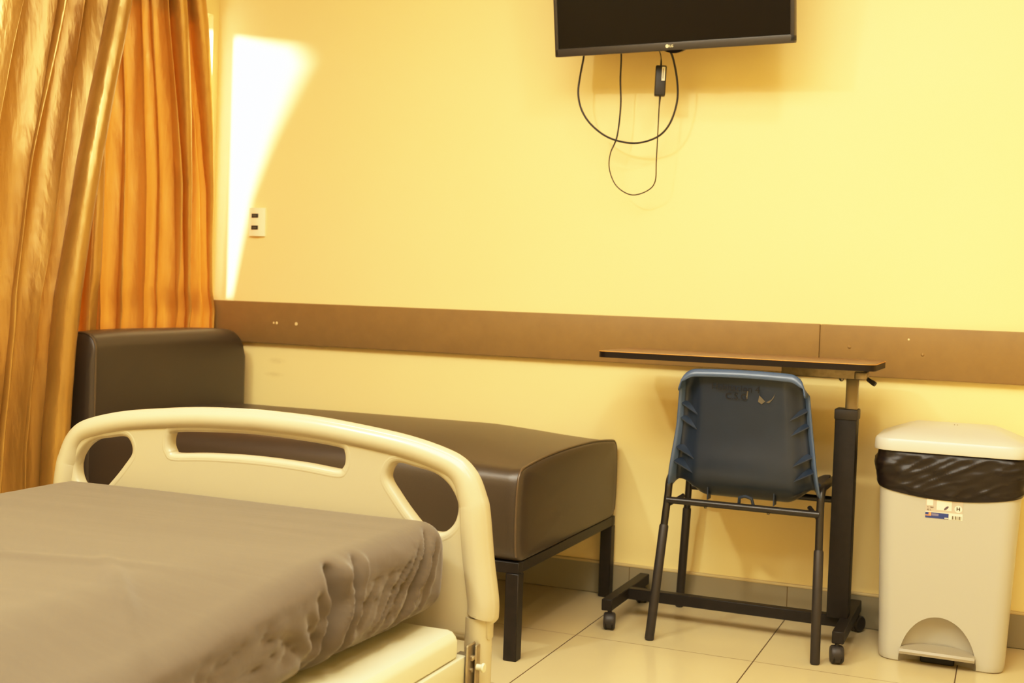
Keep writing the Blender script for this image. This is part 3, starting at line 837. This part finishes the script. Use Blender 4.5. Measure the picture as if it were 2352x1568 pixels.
stext('H', .0135, .88, .395, INK, .0004)
stext('11 Gal.', .0062, .135, .42, INK); stext('42 L', .0062, .10, .315, INK)

# bag liner folded over the rim
bg = MB(); rings = []
rnd = random.Random(5)
for k in range(40):
    t = k/39; ring = []
    base = bin_ring(.56, .0)
    for i, (x, y, z) in enumerate(base):
        a = i/200*2*pi
        dx, dy = x-BCX, y+.185
        # hem height varies round the bin
        hem = .462+.018*math.cos((x-.90)/.2*1.6+pi)+.010*(1 if y > -.25 else 0)*0
        hem = .447+.022*((x-.965)/.18)**2+.020*sstep(-.30, -.2, y)
        zz = lerp(.5693, hem, t)
        b0 = bin_ring(zz)[i]
        g = .0035+.006*math.sin(pi*t)**.7+.004*(t > .9)*0
        w_ = noise.noise(Vector((x*9+y*5, zz*34+x*9, 1.5)))*.006+noise.noise(Vector((x*22, zz*70-x*22+y*20, 4.4)))*.0015
        rdg = (1-abs(noise.noise(Vector((x*7+y*6, zz*34-x*16, 8.8)))))**5*.005
        g += max(0, (w_+rdg*.8))*sstep(0, .12, t)*sstep(1, .9, t)*1.2
        n = Vector((b0[0]-BCX, b0[1]+.185, 0)); ax, ay = abs(n.x)/.18, abs(n.y)/.14
        nn = Vector((n.x if ax > .75 else n.x*.2, n.y if ay > .7 else n.y*.2, 0)).normalized()
        ring.append((b0[0]+nn.x*g, b0[1]+nn.y*g, zz))
    rings.append(ring)
bg.loft(rings, False, False)
liner = bg.build('bin_liner', BAG, None, angle=80)
tag(liner, 'shiny black bag liner folded over the rim of the white bin', 'bin bag')

# ------------------------------------------------------------------ wall outlet
ot = thing('wall_outlet', 'cream double power outlet on the yellow wall beside the bright sunlit strip', 'outlet', (-1.457, 0, 1.185))
p_ = MB(); rings = []
for k in range(13):
    t = -1+2*k/12; z = 1.1855+.051*t
    pr = []
    for j in range(13):
        u = -1+2*j/12; pr.append((-1.457+.0345*u, -.006-.0085*(1-u*u), z))
    pr += [(-1.457+.0345, 0, z), (-1.457-.0345, 0, z)]
    rings.append(pr)
p_.loft(rings); pl_ = p_.build('cover_plate', OUTLETM, ot, angle=40)
for z in (1.208, 1.165):
    s_ = MB().box(-1.475, -1.447, -.0165, -.005, z-.0075, z+.0075, .001, 1).build('socket', DARKSLOT, ot)
    MB().box(-1.469, -1.453, -.0172, -.016, z-.003, z+.002).build('contact', SCUFF, s_, smooth=False)

# ------------------------------------------------------------------ television
tv = thing('television', 'black flat-screen television tilted down on the upper yellow wall', 'television', (.1269, -.2353, 1.6846), Matrix.Rotation(-.0576, 3, 'Z').to_euler())
tv.rotation_euler = (Matrix.Rotation(-.0576, 3, 'Z') @ Matrix.Rotation(.1846, 3, 'X')).to_euler()
W2, H = .3675, .435
case = MB()
case.box(-W2, W2, .0, .028, 0, .024, .003, 2); case.box(-W2, W2, .0, .028, H-.014, H, .003, 2)
case.box(-W2, -W2+.0125, 0, .028, .003, H-.003, .003, 2); case.box(W2-.0125, W2, 0, .028, .003, H-.003, .003, 2)
case.build('bezel', TVCASE, tv, local=True)
MB().box(-W2+.011, W2-.011, .004, .02, .022, H-.012).build('screen', SCREEN, tv, smooth=False, local=True)
bkh = MB()
bkh.box(-W2+.004, W2-.004, .02, .034, .003, H-.004, .004, 2)
bkh.loft([[(x, .033, z) for x, z in [(-.30, .004), (.30, .004), (.30, .33), (-.30, .33)]], [(x, .055, z) for x, z in [(-.27, .012), (.27, .012), (.27, .30), (-.27, .30)]]])
bh = bkh.build('back_housing', TVBACK, tv, angle=25, local=True)
vt = MB()
for k in range(26): vt.box(.11+k*.0046, .1125+k*.0046, .036, .046, .0035, .0065)
vt.build('vent_slots', INK, bh, smooth=False, local=True)
sn = MB(); rings = []
for k in range(17):
    t = -1+2*k/16; d = .009*(1-t*t)**1.2+.0004
    rings.append([(.012+.034*t, .004, .001), (.012+.034*t, .03, .001), (.012+.034*t, .026, .001-d), (.012+.034*t, .008, .001-d)])
sn.loft(rings); sn.build('sensor_bulge', SCREEN, tv, local=True)
lg = MB(); lg.add([(-.0065+.0052*math.cos(2*pi*k/24), -.0006, .0125+.0052*math.sin(2*pi*k/24)) for k in range(24)], [tuple(range(24))])
lgo = lg.build('logo', LOGO, tv, smooth=False, local=True)
text_mesh('logo_text', 'LG', .0098, LOGO, lgo, Matrix.Translation((.0005, -.0008, .0090)) @ Matrix.Rotation(pi/2, 4, 'X'), .0002, 'LEFT', .0002)
wb = MB(); wb.box(-.1, .1, .05, .062, .1, .3, .003, 1); wb.build('mount_plate', STEEL_BLACK, tv, local=True)
arm = MB().tube([(0, .055, .2), (.0, .17, .235), (0, .265, .25)], .018, 12); arm.build('mount_arm', STEEL_BLACK, tv, local=True)

# hanging leads
def hang(pts, r, name, m, parent=None):
    return MB().tube(smooth_path(pts, 8), r, 10).build(name, m, parent)
lo = [(-.166, -.168, 1.714), (-.182, -.115, 1.705), (-.201, -.09, 1.647), (-.205, -.09, 1.592), (-.189, -.09, 1.537), (-.151, -.09, 1.489), (-.092, -.09, 1.451), (-.014, -.09, 1.435), (.055, -.09, 1.451), (.095, -.09, 1.49), (.116, -.09, 1.555), (.118, -.10, 1.615), (.108, -.125, 1.685), (.10, -.165, 1.712)]
c1 = hang(lo, .0032, 'power_cable', CABLE)
tag(c1, 'thick black cable hanging in a wide loop under the television', 'cable')
pa = thing('hanging_power_adapter', 'small black power adapter with thin lead hanging under the television', 'power adapter', (.07, -.11, 1.617))
ad = MB(); ad.box(.0525, .0855, -.128, -.104, 1.5725, 1.6645, .004, 3)
for q in ad.v:
    d_ = q-Vector((.07, -.116, 1.617)); d_.rotate(Euler((0, .02, .32))); q.xyz = Vector((.07, -.116, 1.617))+d_
adb = ad.build('adapter_body', CABLE, pa, angle=35)
sk_ = MB().add([(.0715, -.1284, 1.618), (.0815, -.1284, 1.618), (.0815, -.1284, 1.660), (.0715, -.1284, 1.660)], [(0, 1, 2, 3)])
for q in sk_.v:
    d_ = q-Vector((.07, -.116, 1.617)); d_.rotate(Euler((0, .02, .32))); q.xyz = Vector((.07, -.116, 1.617))+d_
sko = sk_.build('rating_sticker', LABELW, adb, smooth=False)
pt = MB(); pt.add([(.0745, -.1287, 1.624), (.0765, -.1287, 1.624), (.0765, -.1287, 1.655), (.0745, -.1287, 1.655)], [(0, 1, 2, 3)])
for q in pt.v:
    d_ = q-Vector((.07, -.116, 1.617)); d_.rotate(Euler((0, .02, .32))); q.xyz = Vector((.07, -.116, 1.617))+d_
pt.build('sticker_print', SCUFF, sko, smooth=False)
MB().tube([(.069, -.115, 1.664), (.0685, -.115, 1.684)], [.0032, .002], 10).build('strain_relief', CABLE, pa)
MB().tube([(.0695, -.115, 1.573), (.067, -.112, 1.537)], [.0034, .0016], 10).build('strain_relief', CABLE, pa)
hang([(.0685, -.115, 1.683), (.068, -.125, 1.70), (.068, -.166, 1.713)], .0015, 'output_lead', CABLE, pa)
co = [(-.052, -.168, 1.714), (-.058, -.12, 1.704), (-.069, -.085, 1.635), (-.068, -.075, 1.554), (-.076, -.075, 1.46), (-.094, -.08, 1.406), (-.096, -.08, 1.359), (-.076, -.08, 1.311), (-.043, -.08, 1.284), (-.008, -.08, 1.276), (.034, -.08, 1.291), (.056, -.085, 1.318), (.060, -.095, 1.377), (.064, -.105, 1.457), (.067, -.112, 1.537)]
sp2 = smooth_path(co, 8)
MB().tube(sp2, [.0027 if p.z > 1.45 and p.x < 0 else lerp(.0027, .0019, sstep(1.45, 1.40, p.z)) if p.x < -.0 and p.z > 1.39 else .0019 for p in sp2], 10).build('mains_lead', CABLE, pa)

# ------------------------------------------------------------------ light
def area(name, loc, size, power, color, target=None, shape='DISK'):
    l = bpy.data.lights.new(name, 'AREA'); l.shape = shape; l.size = size; l.energy = power; l.color = color
    o = bpy.data.objects.new(name, l); COL.objects.link(o); o.location = loc
    d = (Vector(target) if target else Vector((loc[0], loc[1], 0)))-Vector(loc)
    o.rotation_euler = d.to_track_quat('-Z', 'Y').to_euler(); return o
WARM = (1., .95, .80)
area('ceiling_lamp', (.95, -1.65, 2.68), .2, 13, WARM)
area('ceiling_lamp', (1.95, -2.9, 2.68), .2, 12, WARM)
area('ceiling_lamp', (-.9, -2.9, 2.68), .2, 42, WARM)
area('ceiling_fill', (.4, -3.0, 2.70), 2.0, 118, WARM, shape='SQUARE')  # added broad fill light overhead, not a known fixture
sun = bpy.data.lights.new('sun', 'SUN'); sun.energy = 30; sun.angle = math.radians(11); sun.color = (1, .98, 1)
so_ = bpy.data.objects.new('sun', sun); COL.objects.link(so_)
so_.rotation_euler = Vector((1, .5, -.25)).to_track_quat('-Z', 'Y').to_euler(); so_.location = (-4, -2, 3)
wd = bpy.data.worlds.new('daylight'); scene.world = wd; wd.use_nodes = True
wd.node_tree.nodes['Background'].inputs[0].default_value = (1, .97, .9, 1); wd.node_tree.nodes['Background'].inputs[1].default_value = 1.0

# ------------------------------------------------------------------ camera
cam = bpy.data.cameras.new('camera'); co_ = bpy.data.objects.new('camera', cam); COL.objects.link(co_)
yaw, pitch, roll, fpx = -.3952, -.0354, .0353, 2762.4
cam.sensor_width = 36; cam.sensor_fit = 'HORIZONTAL'; cam.lens = fpx/2352*36; cam.clip_start = .05
fw = Vector((math.sin(yaw)*math.cos(pitch), math.cos(yaw)*math.cos(pitch), math.sin(pitch)))
r0 = Vector((math.cos(yaw), -math.sin(yaw), 0)); u0 = r0.cross(fw)
r1 = r0*math.cos(roll)+u0*math.sin(roll); u1 = -r0*math.sin(roll)+u0*math.cos(roll)
M = Matrix((r1, u1, -fw)).transposed().to_4x4(); M.translation = Vector((1.0999, -3.6897, .9394)); co_.matrix_world = M
cam.dof.use_dof = True; cam.dof.focus_distance = 2.7; cam.dof.aperture_fstop = 5.0
scene.camera = co_
scene.view_settings.view_transform = 'Standard'
scene.view_settings.look = 'None'
scene.view_settings.exposure = 0.0
# soft camera-like shoulder: bright paint rolls off instead of clipping
vs = scene.view_settings; vs.use_curve_mapping = True
cm = vs.curve_mapping; cm.white_level = (2, 2, 2)
cv = cm.curves[3]
for x, y in ((.05, .096), (.1, .205), (.2, .435), (.3, .635), (.4, .80), (.5, .915), (.6, .968), (.78, .994)): cv.points.new(x, y)
cm.update()
